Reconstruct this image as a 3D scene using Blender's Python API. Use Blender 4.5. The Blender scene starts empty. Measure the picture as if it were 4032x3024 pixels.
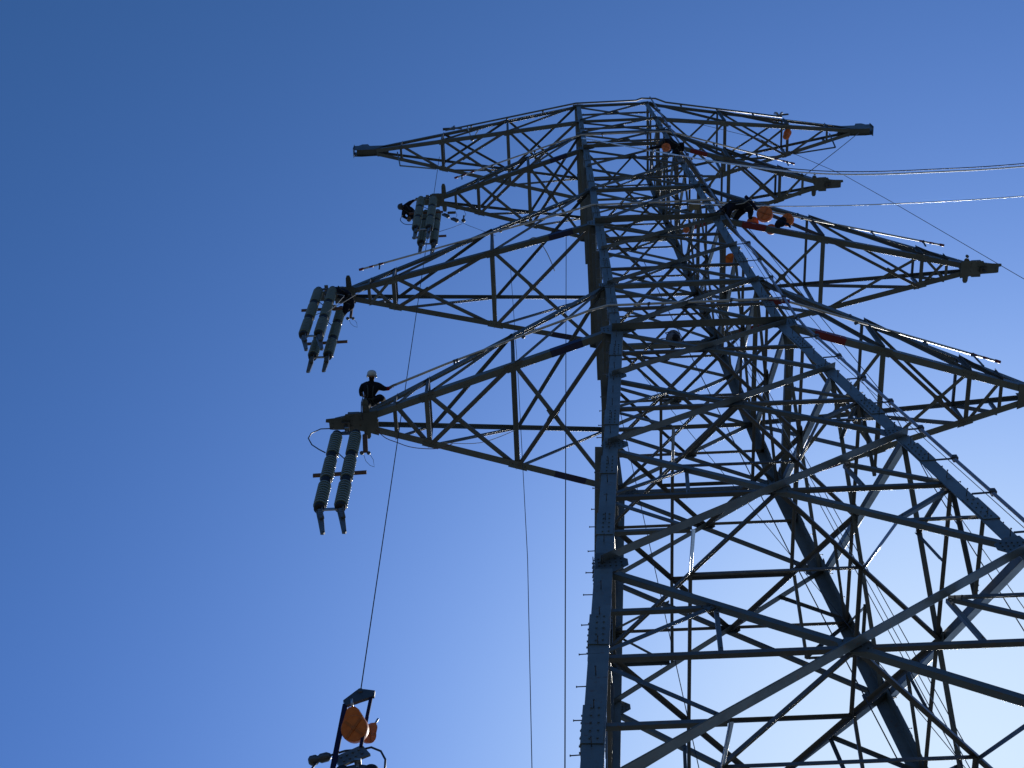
import bpy, bmesh, math, random
from mathutils import Vector, Matrix
random.seed(7)
SC = bpy.context.scene
COL = SC.collection

# ------------------------------------------------------------------ camera
cam_d = bpy.data.cameras.new('camera')
cam = bpy.data.objects.new('camera', cam_d)
COL.objects.link(cam)
cam_d.sensor_width = 36.0
cam_d.lens = 50.0
cam_d.clip_start = 0.1
cam_d.clip_end = 20000
_r, _u, _f = [[0.999131, 0.040395, -0.010302], [0.041178, -0.917817, 0.394863], [-0.006495, 0.394944, 0.918682]]
cam.matrix_world = Matrix.Translation((-4.6471, -15.7235, 1.6)) @ Matrix(((_r[0], _u[0], -_f[0]), (_r[1], _u[1], -_f[1]), (_r[2], _u[2], -_f[2]))).to_4x4()
SC.camera = cam

# ------------------------------------------------------------------ sky and sun
SUN_EL, SUN_AZ = math.radians(43.87), math.radians(24.25)
world = bpy.data.worlds.new('World')
SC.world = world
world.use_nodes = True
wn = world.node_tree
bg = wn.nodes['Background']
sky = wn.nodes.new('ShaderNodeTexSky')
sky.sky_type = 'NISHITA'
sky.sun_disc = False
sky.sun_elevation = SUN_EL
sky.sun_rotation = SUN_AZ
sky.dust_density = 2.0
sky.air_density = 1.0
sky.ozone_density = 1.0
bg.inputs['Strength'].default_value = 0.1


def vmath(op, a, b=None):
    n = wn.nodes.new('ShaderNodeVectorMath')
    n.operation = op
    for k, s in enumerate((a, b)):
        if s is None:
            continue
        if isinstance(s, tuple):
            n.inputs[k].default_value = s
        else:
            wn.links.new(s, n.inputs[k])
    return n.outputs[0]


# deep, saturated blue: the film response of the clear sky (per channel, direction independent)
x = vmath('MULTIPLY', sky.outputs[0], (0.1, 0.1, 0.1))
sep = wn.nodes.new('ShaderNodeSeparateXYZ')
wn.links.new(x, sep.inputs[0])
com = wn.nodes.new('ShaderNodeCombineXYZ')
for ch, (gam, gain) in enumerate(((1.2, 0.449), (1.1, 0.779), (1.6, 2.586))):
    pw = wn.nodes.new('ShaderNodeMath')
    pw.operation = 'POWER'
    pw.inputs[1].default_value = gam
    wn.links.new(sep.outputs[ch], pw.inputs[0])
    ml = wn.nodes.new('ShaderNodeMath')
    ml.operation = 'MULTIPLY'
    ml.inputs[1].default_value = gain
    wn.links.new(pw.outputs[0], ml.inputs[0])
    wn.links.new(ml.outputs[0], com.inputs[ch])
x = com.outputs[0]
sq = vmath('MULTIPLY', x, x)
sq = vmath('MULTIPLY', sq, (1.75, 1.18, 0.93))
sq = vmath('ADD', sq, (1.0, 1.0, 1.0))
g2 = wn.nodes.new('ShaderNodeGamma')
g2.inputs['Gamma'].default_value = 0.5
wn.links.new(sq, g2.inputs['Color'])
x = vmath('DIVIDE', x, g2.outputs[0])
x = vmath('MULTIPLY', x, (10.0, 10.0, 10.0))
wn.links.new(x, bg.inputs['Color'])

sun_d = bpy.data.lights.new('sun', 'SUN')
sun_d.energy = 4.0
sun_d.angle = math.radians(0.53)
sun_d.color = (1.0, 0.95, 0.87)
sun = bpy.data.objects.new('sun', sun_d)
COL.objects.link(sun)
sdir = Vector((math.sin(SUN_AZ) * math.cos(SUN_EL), math.cos(SUN_AZ) * math.cos(SUN_EL), math.sin(SUN_EL)))
sun.rotation_euler = sdir.to_track_quat('Z', 'Y').to_euler()
sun.location = sdir * 200

SC.view_settings.view_transform = 'Standard'
SC.view_settings.look = 'None'
SC.view_settings.exposure = 0.0
SC.view_settings.gamma = 1.0


# ------------------------------------------------------------------ materials
def mat(name, c1, c2=None, rough=0.5, metal=0.0, scale=3.0, spec=0.5, detail=6.0, lo=0.35, hi=0.7, bump=0.0, vary=0.0):
    m = bpy.data.materials.new(name)
    m.use_nodes = True
    nt = m.node_tree
    p = nt.nodes['Principled BSDF']
    p.inputs['Roughness'].default_value = rough
    p.inputs['Metallic'].default_value = metal
    p.inputs['Specular IOR Level'].default_value = spec
    if c2 is None:
        c2 = tuple(v * 0.75 for v in c1)
    tc = nt.nodes.new('ShaderNodeTexCoord')
    nz = nt.nodes.new('ShaderNodeTexNoise')
    nz.inputs['Scale'].default_value = scale
    nz.inputs['Detail'].default_value = detail
    nz.inputs['Roughness'].default_value = 0.65
    rp = nt.nodes.new('ShaderNodeValToRGB')
    rp.color_ramp.elements[0].position = lo
    rp.color_ramp.elements[1].position = hi
    rp.color_ramp.elements[0].color = (*c1, 1)
    rp.color_ramp.elements[1].color = (*c2, 1)
    nt.links.new(tc.outputs['Object'], nz.inputs['Vector'])
    nt.links.new(nz.outputs['Fac'], rp.inputs['Fac'])
    nt.links.new(rp.outputs['Color'], p.inputs['Base Color'])
    if vary:
        # every piece of steel has its own tone, with streaky stains along it
        oi = nt.nodes.new('ShaderNodeObjectInfo')
        mr = nt.nodes.new('ShaderNodeMapRange')
        mr.inputs['To Min'].default_value = 1 - vary
        mr.inputs['To Max'].default_value = 1 + vary
        nt.links.new(oi.outputs['Random'], mr.inputs['Value'])
        n2 = nt.nodes.new('ShaderNodeTexNoise')
        n2.inputs['Scale'].default_value = 14.0
        n2.inputs['Detail'].default_value = 5.0
        nt.links.new(tc.outputs['Object'], n2.inputs['Vector'])
        r2 = nt.nodes.new('ShaderNodeMapRange')
        r2.inputs['From Min'].default_value = 0.58
        r2.inputs['From Max'].default_value = 0.72
        nt.links.new(n2.outputs['Fac'], r2.inputs['Value'])
        mx = nt.nodes.new('ShaderNodeMix')
        mx.data_type = 'RGBA'
        mx.inputs[7].default_value = (0.11, 0.075, 0.055, 1)
        nt.links.new(r2.outputs[0], mx.inputs[0])
        nt.links.new(rp.outputs['Color'], mx.inputs[6])
        vm = nt.nodes.new('ShaderNodeVectorMath')
        vm.operation = 'SCALE'
        nt.links.new(mx.outputs[2], vm.inputs[0])
        nt.links.new(mr.outputs[0], vm.inputs['Scale'])
        nt.links.new(vm.outputs[0], p.inputs['Base Color'])
        ru = nt.nodes.new('ShaderNodeMapRange')
        ru.inputs['To Min'].default_value = rough - .08
        ru.inputs['To Max'].default_value = rough + .22
        nt.links.new(nz.outputs['Fac'], ru.inputs['Value'])
        nt.links.new(ru.outputs[0], p.inputs['Roughness'])
    if bump:
        b = nt.nodes.new('ShaderNodeBump')
        b.inputs['Strength'].default_value = bump
        b.inputs['Distance'].default_value = 0.01
        nt.links.new(nz.outputs['Fac'], b.inputs['Height'])
        nt.links.new(b.outputs['Normal'], p.inputs['Normal'])
    return m


M = {
    'steel': mat('grey_green_paint', (0.082, 0.100, 0.103), (0.05, 0.064, 0.069), 0.34, 0, 2.2, 0.6, vary=.28),
    'leg': mat('leg_paint', (0.12, 0.148, 0.152), (0.08, 0.10, 0.105), 0.34, 0, 1.6, 0.6, vary=.12),
    'brace': mat('brace_paint', (0.085, 0.10, 0.106), (0.054, 0.064, 0.07), 0.36, 0, 2.6, 0.55, vary=.3),
    'ground_lit': mat('ground_lit_paint', (0.09, 0.093, 0.094), (0.06, 0.062, 0.065), 0.38, 0, 3.0, 0.5, vary=.3),  # same grey paint, warmed in its colour for light bounced off the ground
    'galv': mat('galvanised_steel', (0.46, 0.47, 0.48), (0.30, 0.31, 0.32), 0.32, 0.85, 8.0),
    'clampmetal': mat('clamp_casting', (0.16, 0.165, 0.165), (0.09, 0.095, 0.095), 0.3, 0.35, 8.0),
    'bolt': mat('bolt_steel', (0.10, 0.10, 0.10), None, 0.45, 0.6, 8.0),
    'blue': mat('blue_band_paint', (0.008, 0.012, 0.07), (0.006, 0.009, 0.05), 0.45, 0, 4),
    'red': mat('red_band_paint', (0.17, 0.004, 0.012), (0.13, 0.004, 0.01), 0.45, 0, 4),
    'white': mat('pale_rail_coating', (0.52, 0.50, 0.47), (0.40, 0.39, 0.37), 0.4, 0, 5),
    'railgrey': mat('grey_rail_coating', (0.30, 0.31, 0.36), (0.22, 0.23, 0.27), 0.35, 0.3, 5),
    'orange': mat('orange_shell', (0.74, 0.17, 0.02), (0.54, 0.11, 0.012), 0.5, 0, 9, 0.4),
    'orange_dark': mat('orange_rib', (0.50, 0.13, 0.025), (0.40, 0.10, 0.02), 0.6, 0, 9, 0.3),
    'glaze': mat('grey_green_glaze', (0.13, 0.185, 0.17), (0.10, 0.145, 0.135), 0.2, 0, 3, 1.0),
    'cap': mat('dark_iron_cap', (0.010, 0.010, 0.012), None, 0.6, 0.2, 6),
    'wood': mat('brown_timber', (0.16, 0.075, 0.045), (0.10, 0.05, 0.03), 0.8, 0, 12),
    'cloth': mat('navy_workwear', (0.012, 0.013, 0.022), (0.007, 0.008, 0.014), 0.9, 0, 14, 0.2, bump=0.6),
    'skin': mat('skin', (0.34, 0.19, 0.13), (0.28, 0.15, 0.10), 0.6, 0, 10, 0.3),
    'hair': mat('dark_beard', (0.02, 0.015, 0.012), None, 0.9, 0, 20, 0.2),
    'helmet': mat('white_helmet', (0.52, 0.54, 0.52), (0.44, 0.46, 0.44), 0.3, 0, 5),
    'helmet_dark': mat('dark_helmet', (0.03, 0.03, 0.035), None, 0.4, 0, 5),
    'glove': mat('grey_work_glove', (0.20, 0.15, 0.12), (0.12, 0.09, 0.08), 0.9, 0, 15, 0.2),
    'cuff': mat('red_cuff', (0.22, 0.012, 0.02), None, 0.9, 0, 15, 0.2),
    'webbing': mat('harness_webbing', (0.055, 0.06, 0.062), (0.035, 0.038, 0.04), 0.8, 0, 15, 0.3),
    'rope': mat('dark_rope', (0.05, 0.05, 0.06), (0.03, 0.03, 0.035), 0.8, 0, 30, 0.2),
    'rope_pale': mat('pale_rope', (0.42, 0.41, 0.38), (0.30, 0.29, 0.27), 0.8, 0, 30, 0.2),
    'rope_red': mat('reddish_rope', (0.14, 0.05, 0.05), None, 0.8, 0, 30, 0.2),
    'alu': mat('bare_aluminium_strand', (0.85, 0.86, 0.88), (0.7, 0.71, 0.73), 0.36, 1.0, 20),
    'cable': mat('black_cable', (0.012, 0.012, 0.016), None, 0.45, 0, 20),
    'strap': mat('dark_blue_strap', (0.012, 0.012, 0.045), (0.008, 0.008, 0.03), 0.8, 0, 20, 0.2),
    'box': mat('olive_box', (0.20, 0.19, 0.13), (0.13, 0.125, 0.09), 0.6, 0, 6),
    'bag': mat('mottled_bag', (0.14, 0.14, 0.16), (0.012, 0.012, 0.018), 0.8, 0, 5, 0.3, lo=0.42, hi=0.52),
}
gm_ = bpy.data.materials.new('grey_green_ground')  # unseen ground, toned grey-green to cool the light it bounces up
gm_.use_nodes = True
nt = gm_.node_tree
pb = nt.nodes['Principled BSDF']
pb.inputs['Roughness'].default_value = 0.95
tc = nt.nodes.new('ShaderNodeTexCoord')
n1 = nt.nodes.new('ShaderNodeTexNoise')
n1.inputs['Scale'].default_value = 0.35
n1.inputs['Detail'].default_value = 12
rp = nt.nodes.new('ShaderNodeValToRGB')
rp.color_ramp.elements[0].position = 0.38
rp.color_ramp.elements[1].position = 0.66
rp.color_ramp.elements[0].color = (0.075, 0.085, 0.07, 1)
rp.color_ramp.elements[1].color = (0.12, 0.125, 0.115, 1)
nt.links.new(tc.outputs['Object'], n1.inputs['Vector'])
nt.links.new(n1.outputs['Fac'], rp.inputs['Fac'])
nt.links.new(rp.outputs['Color'], pb.inputs['Base Color'])


# ------------------------------------------------------------------ mesh helpers
class MB:
    def __init__(self):
        self.v, self.f, self.smooth = [], [], []

    def add(self, vs, fs, smooth=False):
        o = len(self.v)
        self.v += [Vector(p) for p in vs]
        self.f += [[i + o for i in f] for f in fs]
        self.smooth += [smooth] * len(fs)

    def prism(self, prof, a, b, u, w, cap=True):
        """extrude a 2-d profile [(pu, pw)] from point a to point b"""
        n = len(prof)
        vs = [a + u * p[0] + w * p[1] for p in prof] + [b + u * p[0] + w * p[1] for p in prof]
        fs = [[i, (i + 1) % n, n + (i + 1) % n, n + i] for i in range(n)]
        if cap:
            fs += [list(range(n - 1, -1, -1)), list(range(n, 2 * n))]
        self.add(vs, fs)

    def angle(self, a, b, u, w, s, t, s2=None):
        """rolled steel angle: flange of width s along u, second flange (s2) along w"""
        s2 = s2 or s
        d = (b - a).normalized()
        u = (u - d * u.dot(d)).normalized()
        w = (w - d * w.dot(d) - u * w.dot(u)).normalized()
        c = t * .42
        prof = [(0, 0), (s - c, 0), (s - c * .35, c * .12), (s - c * .05, c * .45), (s, c), (s, t - c), (s - c * .05, t - c * .45), (s - c * .35, t - c * .12), (s - c, t),
                (t + c, t), (t, t + c),
                (t, s2 - c), (t - c * .12, s2 - c * .35), (t - c * .45, s2 - c * .05), (t - c, s2), (c, s2), (c * .45, s2 - c * .05), (c * .12, s2 - c * .35), (0, s2 - c)]
        prof = [(c, 0)] + prof[1:] + [(0, c), (c * .12, c * .35), (c * .45, c * .05)]
        n = len(prof)
        o = len(self.f)
        self.prism(prof, a, b, u, w)
        for i in range(n):
            p, q = prof[i], prof[(i + 1) % n]
            if math.hypot(p[0] - q[0], p[1] - q[1]) < c * .8:
                self.smooth[o + i] = True

    def bar(self, a, b, s, t, u=None):
        d = (b - a).normalized()
        u = u or (Vector((0, 0, 1)) if abs(d.z) < 0.9 else Vector((1, 0, 0)))
        u = (u - d * u.dot(d)).normalized()
        w = d.cross(u)
        self.prism([(-s / 2, -t / 2), (s / 2, -t / 2), (s / 2, t / 2), (-s / 2, t / 2)], a, b, u, w)

    def tube(self, pts, r, n=8, cap=True):
        pts = [Vector(p) for p in pts]
        rs = r if isinstance(r, (list, tuple)) else [r] * len(pts)
        rings = []
        d0 = (pts[1] - pts[0]).normalized()
        u = d0.orthogonal().normalized()
        for i, p in enumerate(pts):
            if i == 0:
                d = pts[1] - pts[0]
            elif i == len(pts) - 1:
                d = pts[-1] - pts[-2]
            else:
                d = (pts[i + 1] - pts[i]).normalized() + (pts[i] - pts[i - 1]).normalized()
            d = d.normalized()
            u = (u - d * u.dot(d)).normalized()
            w = d.cross(u)
            rings.append([p + (u * math.cos(2 * math.pi * k / n) + w * math.sin(2 * math.pi * k / n)) * rs[i] for k in range(n)])
        vs = [q for rg in rings for q in rg]
        fs = []
        for i in range(len(pts) - 1):
            for k in range(n):
                fs.append([i * n + k, i * n + (k + 1) % n, (i + 1) * n + (k + 1) % n, (i + 1) * n + k])
        self.add(vs, fs, True)
        if cap:
            m = len(self.v) - len(vs)
            self.f += [[m + k for k in range(n - 1, -1, -1)], [m + (len(pts) - 1) * n + k for k in range(n)]]
            self.smooth += [False, False]

    def lathe(self, prof, a, d, n=20, smooth=True):
        """prof: [(radius, distance along d)]"""
        d = d.normalized()
        u = d.orthogonal().normalized()
        w = d.cross(u)
        m = len(prof)
        vs = []
        for r, h in prof:
            vs += [a + d * h + (u * math.cos(2 * math.pi * k / n) + w * math.sin(2 * math.pi * k / n)) * r for k in range(n)]
        fs = []
        for i in range(m - 1):
            for k in range(n):
                fs.append([i * n + k, i * n + (k + 1) % n, (i + 1) * n + (k + 1) % n, (i + 1) * n + k])
        self.add(vs, fs, smooth)
        o = len(self.v) - len(vs)
        self.f += [[o + k for k in range(n - 1, -1, -1)], [o + (m - 1) * n + k for k in range(n)]]
        self.smooth += [False, False]

    def plate(self, pts, nrm, t):
        """flat polygon plate of thickness t, centred on its points"""
        nrm = nrm.normalized()
        n = len(pts)
        pts = [Vector(p) for p in pts]
        vs = [p - nrm * t / 2 for p in pts] + [p + nrm * t / 2 for p in pts]
        fs = [list(range(n - 1, -1, -1)), list(range(n, 2 * n))]
        fs += [[i, (i + 1) % n, n + (i + 1) % n, n + i] for i in range(n)]
        self.add(vs, fs)

    def bolts(self, pts, nrm, r=0.02, h=0.03):
        nrm = nrm.normalized()
        for p in pts:
            self.lathe([(r, -h), (r, h)], Vector(p), nrm, 6, False)

    def box(self, c, sx, sy, sz):
        c = Vector(c)
        self.bar(c - Vector((0, 0, sz / 2)), c + Vector((0, 0, sz / 2)), sx, sy, Vector((1, 0, 0)))

    def ball(self, c, r, n=12, sq=(1, 1, 1)):
        c = Vector(c)
        vs, fs = [], []
        rows = n // 2
        for i in range(rows + 1):
            th = math.pi * i / rows
            for k in range(n):
                ph = 2 * math.pi * k / n
                vs.append(c + Vector((math.sin(th) * math.cos(ph) * sq[0], math.sin(th) * math.sin(ph) * sq[1], math.cos(th) * sq[2])) * r)
        for i in range(rows):
            for k in range(n):
                fs.append([i * n + k, i * n + (k + 1) % n, (i + 1) * n + (k + 1) % n, (i + 1) * n + k])
        self.add(vs, fs, True)

    def build(self, name, material, parent=None, recalc=True):
        me = bpy.data.meshes.new(name)
        # keep the mesh data near its own origin so that thing empties can sit at their base
        off = Vector(parent.matrix_world.translation) if parent is not None else Vector((0, 0, 0))
        me.from_pydata([tuple(p) for p in self.v], [], self.f)
        if recalc:
            bm = bmesh.new()
            bm.from_mesh(me)
            bmesh.ops.recalc_face_normals(bm, faces=bm.faces)
            bm.to_mesh(me)
            bm.free()
        me.polygons.foreach_set('use_smooth', self.smooth)
        me.materials.append(M[material] if isinstance(material, str) else material)
        o = bpy.data.objects.new(name, me)
        COL.objects.link(o)
        if parent is not None:
            o.parent = parent
            o.matrix_parent_inverse = parent.matrix_world.inverted()
        return o


def tag(o, label=None, cat=None, group=None, kind=None):
    for k, v in (('label', label), ('category', cat), ('group', group), ('kind', kind)):
        if v:
            o[k] = v
    return o


def thing(name, loc, label, cat, group=None):
    o = bpy.data.objects.new(name, None)
    o.empty_display_size = 0.3
    COL.objects.link(o)
    o.location = loc
    o.matrix_world = Matrix.Translation(loc)
    return tag(o, label, cat, group)


def V(x, y, z):
    """design unit (0.75 m) to metres; the unit frame has its zero at eye height"""
    return Vector((x * 0.75, y * 0.75, z * 0.75 + 1.6))


X, Y, Z = Vector((1, 0, 0)), Vector((0, 1, 0)), Vector((0, 0, 1))

# ------------------------------------------------------------------ ground
g = MB()
g.add([(-3000, -3000, 0), (3000, -3000, 0), (3000, 3000, 0), (-3000, 3000, 0)], [[0, 1, 2, 3]])
tag(g.build('ground', gm_), kind='structure')

# ------------------------------------------------------------------ tower geometry (design units)
ZD = 45.81
RY = 1.0468
LV = dict(Au=85.67, Al=81.12, Bu=77.8, Bl=74.05, R0=69.9, Cu=65.24, Cl=59.44, Q0=55.4, Du=50.78, Dl=45.81,
          P0=40.55, P1=34.45, P2=27.04, P3=18.3, P4=8.0, G=-2.13)
ORDER = ['Au', 'Al', 'Bu', 'Bl', 'R0', 'Cu', 'Cl', 'Q0', 'Du', 'Dl', 'P0', 'P1', 'P2', 'P3', 'P4', 'G']


def W(z):
    return 3 - 0.0208 * (z - ZD) if z > ZD else 3 - 0.09333 * (z - ZD)


def corner(sx, sy, z):
    w = W(z)
    return V(sx * w, sy * w * RY, z)


tower = thing('lattice_tower', Vector((0, 0, 0)),
              'tall grey-green steel lattice transmission tower with four pairs of pointed crossarms', 'pylon')

FACES = {'near': ((-1, -1), (1, -1), -Y), 'far': ((1, 1), (-1, 1), Y), 'right': ((1, -1), (1, 1), X), 'left': ((-1, 1), (-1, -1), -X)}


def leg_size(z):
    return 0.30 if z <= LV['Dl'] else 0.27 if z <= LV['Cl'] else 0.23 if z <= LV['Bl'] else 0.19


# legs
LEGS = {}
for sx in (-1, 1):
    for sy in (-1, 1):
        mb = MB()
        stops = [('G', 'Dl', 0.30, 0.030), ('Dl', 'Cl', 0.27, 0.027), ('Cl', 'Bl', 0.23, 0.024), ('Bl', 'Au', 0.19, 0.020)]
        for lo, hi, s, t in stops:
            mb.angle(corner(sx, sy, LV[lo]), corner(sx, sy, LV[hi] + (0.12 if hi == 'Au' else 0)), -X * sx, -Y * sy, s, t)
        leg = mb.build('leg', 'leg', tower)
        LEGS[(sx, sy)] = leg
        # splice plates: cover angles on the outside of the leg with bolts
        for zs in (20.5, 24.0, 29.2, 33.0, 36.7, 43.4, 48.2, 53.6, 61.7, 67.5, 71.9, 79.6):
            s = leg_size(zs) * 0.94
            a, b = corner(sx, sy, zs - 0.62), corner(sx, sy, zs + 0.62)
            sp = MB()
            o = X * sx * 0.020 + Y * sy * 0.020
            sp.angle(a + o, b + o, -X * sx, -Y * sy, s + 0.02, 0.016)
            d = (b - a)
            for k in range(5):
                q = a + d * (0.1 + 0.2 * k)
                for c_ in (0.35, 0.72):
                    sp.bolts([q - X * sx * s * c_ + Y * sy * 0.02], Y, 0.016, 0.022)
                    sp.bolts([q - Y * sy * s * c_ + X * sx * 0.02], X, 0.016, 0.022)
            sp.build('splice_plate', 'leg', leg)

# climbing bolts on two legs
for (sx, sy), z0, z1 in (((-1, -1), 18.6, 62.0), ((1, -1), 24.0, 83.0), ((1, 1), 30.5, 44.0)):
    z = z0
    while z < z1:
        p = corner(sx, sy, z)
        jit = random.uniform(-.08, .08)
        for q, dr in ((p - Y * sy * 0.13 + Z * jit, X * sx), (p - X * sx * 0.13, Y * sy)):
            tip = (dr + Vector((random.uniform(-.05, .05), random.uniform(-.05, .05), random.uniform(-.06, .04)))).normalized()
            mb = MB()
            mb.tube([q - dr * 0.045, q + dr * .01, q + tip * 0.145], 0.009, 6)
            mb.lathe([(0.016, 0), (0.016, 0.014)], q + tip * 0.14, tip, 6, False)
            mb.build('step_bolt', 'bolt', LEGS[(sx, sy)])
        z += 1.2


def facemember(name, a, b, n, s, t, off, flip=False, material='brace', trim=0.05, s2=None, lap=1):
    """steel angle lying in a tower face: a, b on the face plane, n the outward normal"""
    d = (b - a).normalized()
    u = n.cross(d).normalized()
    if flip:
        u = -u
    w = -n * lap
    a = a + d * trim + n * off - u * s / 2
    b = b - d * trim + n * off - u * s / 2
    mb = MB()
    mb.angle(a, b, u, w, s, t, s2)
    mb.bolts([a + d * 0.09 + u * s * 0.55, a + d * 0.2 + u * s * 0.55, b - d * 0.09 + u * s * 0.55, b - d * 0.2 + u * s * 0.55], n, 0.014, 0.024)
    return mb.build(name, material, tower)


PANELS = [(ORDER[i], ORDER[i + 1]) for i in range(len(ORDER) - 1)]
lower = MB()
ARM_LV = ('Au', 'Al', 'Bu', 'Bl', 'Cu', 'Cl', 'Du', 'Dl')
DS = {'Au': .085, 'Al': .085, 'Bu': .09, 'Bl': .095, 'R0': .10, 'Cu': .11, 'Cl': .12, 'Q0': .125, 'Du': .13, 'Dl': .14, 'P0': .15, 'P1': .165, 'P2': .18}
XC = {}
for fname, (c0, c1, n) in FACES.items():
    for hi, lo in PANELS:
        zh, zl = LV[hi], LV[lo]
        A, B = corner(*c0, zh), corner(*c1, zh)
        Cc, D = corner(*c0, zl), corner(*c1, zl)
        wa, wb = W(zh), W(zl)
        tt = wa / (wa + wb)
        zc = zh + (zl - zh) * tt
        ctr = A + (D - A) * tt
        XC[(fname, hi)] = (ctr, zc)
        L0, L1 = corner(*c0, zc), corner(*c1, zc)
        if lo in ('P4', 'G') or (lo == 'P3' and fname in ('far', 'left')):
            for p, q in ((A, D), (B, Cc), (L0, L1)):
                d = (q - p).normalized()
                lower.angle(p, q, n.cross(d), -n, 0.17, 0.018)
            continue
        s = DS[hi]
        t = 0.012 if s < .12 else 0.015
        thin = .66 if s > .105 else .8
        sa, sb = (s, s * thin) if fname == 'far' else (s * thin, s)
        facemember('diagonal_brace', A, D, n, sa, t, -0.034, False, 'steel')
        facemember('diagonal_brace', B, Cc, n, sb, t, 0.006, True, 'steel', lap=-1)
        sx_ = 0.075 if s < .12 else 0.085
        facemember('horizontal_strut', L0, L1, n, sx_, 0.009, -0.056, False, 'ground_lit')
        # gusset plate where the diagonals cross
        gs = 0.20 if s < .12 else 0.27
        e = n.cross(Z).normalized()
        up = e.cross(n).normalized()
        gp = MB()
        gp.plate([ctr + e * gs * a_ * .9 + up * gs * b_ * .7 - n * 0.0265 for a_, b_ in ((-1, .35), (-.45, 1), (.45, 1), (1, .35), (1, -.35), (.45, -1), (-.45, -1), (-1, -.35))], n, 0.012)
        gp.bolts([ctr + e * gs * a_ + up * gs * b_ - n * 0.0265 for a_, b_ in ((-.6, .4), (-.3, .2), (.6, .4), (.3, .2), (-.6, -.4), (-.3, -.2), (.6, -.4), (.3, -.2))], n, 0.013, 0.03)
        gp.build('gusset_plate', 'steel', tower)
        # secondary bracing of the tall lower panels
        if hi in ('P0', 'P1', 'P2'):
            sr = 0.07 if hi == 'P0' else 0.08
            for P_, leg0 in ((A, L0), (Cc, L0), (B, L1), (D, L1)):
                mid = (P_ + ctr) / 2
                facemember('redundant_brace', mid, leg0, n, sr, 0.008, -0.075, False, 'brace', 0.02)
                if P_ in (A, B) and hi != 'P0':
                    facemember('redundant_brace', mid, (ctr + leg0) / 2, n, sr * .9, 0.008, -0.11, False, 'brace', 0.02)
                if P_ in (Cc, D) or hi == 'P2':
                    zm = (mid.z - 1.6) / 0.75
                    q = corner(*(c0 if P_ in (A, Cc) else c1), zm)
                    facemember('redundant_brace', mid, q, n, sr, 0.008, -0.092, True, 'brace', 0.02)
    for lv in ARM_LV:
        a, b = corner(*c0, LV[lv]), corner(*c1, LV[lv])
        s = {'Dl': .20, 'Cl': .18, 'Bl': .15, 'Du': .14, 'Cu': .13}.get(lv, .11)
        facemember('horizontal_beam', a, b, n, s, 0.016, 0.026, False, 'steel', 0.0, lap=1 if s < .15 else -1)
lo_ = lower.build('lower_lattice', 'steel', tower)
tag(lo_, kind='stuff')

# plan bracing inside the body at the crossing level of the lower panels
for hi in ('Dl', 'P0', 'P1', 'P2'):
    zc = XC[('near', hi)][1]
    w = W(zc)
    pts = [V(0, -w * RY, zc), V(w, 0, zc), V(0, w * RY, zc), V(-w, 0, zc)]
    mids = []
    for k in range(4):
        a, b = pts[k], pts[(k + 1) % 4]
        d = (b - a).normalized()
        mb = MB()
        mb.angle(a + d * 0.06 - Z * 0.03, b - d * 0.06 - Z * 0.03, Z.cross(d), -Z, 0.10, 0.010)
        mb.build('plan_brace', 'ground_lit', tower)
        mids.append((a + b) / 2)
    for k in range(4):
        a, b = mids[k], mids[(k + 1) % 4]
        d = (b - a).normalized()
        mb = MB()
        mb.angle(a + d * 0.05 - Z * 0.055, b - d * 0.05 - Z * 0.055, Z.cross(d), -Z, 0.075, 0.008)
        mb.build('plan_brace', 'ground_lit', tower)
    if hi != 'Dl':      # struts from the plan bracing to the middles of the lower diagonal arms
        lo_n = ORDER[ORDER.index(hi) + 1]
        for k, sx, sy in ((0, 1, -1), (3, -1, -1), (1, 1, 1), (2, -1, 1)):
            q = (corner(sx, sy, LV[lo_n]) + V(0, sy * w * RY, zc)) / 2
            mb = MB()
            mb.angle(mids[k] - Z * .08, q - Y * sy * .12, X, Y, 0.07, 0.008)
            mb.build('hanger_strut', 'galv' if (k, hi) in ((3, 'P1'), (0, 'P1')) else 'brace', tower)
for hi in ('Cu', 'Cl', 'Q0', 'Du', 'Bl'):
    zc = XC[('near', hi)][1]
    w = W(zc)
    pts = [V(0, -w * RY, zc), V(w, 0, zc), V(0, w * RY, zc), V(-w, 0, zc)]
    for k in range(4):
        a, b = pts[k], pts[(k + 1) % 4]
        d = (b - a).normalized()
        mb = MB()
        mb.angle(a + d * 0.06 - Z * 0.03, b - d * 0.06 - Z * 0.03, Z.cross(d), -Z, 0.075, 0.009)
        mb.build('plan_brace', 'brace', tower)
for lv in ('Dl', 'Cl', 'Bl'):
    z = LV[lv]
    for sg in (1, -1):
        a, b = corner(-1, -1 * sg, z), corner(1, 1 * sg, z)
        d = (b - a).normalized()
        mb = MB()
        mb.angle(a + d * .2 + Z * 0.02 * sg, b - d * .2 + Z * 0.02 * sg, Z.cross(d), Z * sg, 0.09, 0.009)
        mb.build('plan_brace', 'brace', tower)

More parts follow.
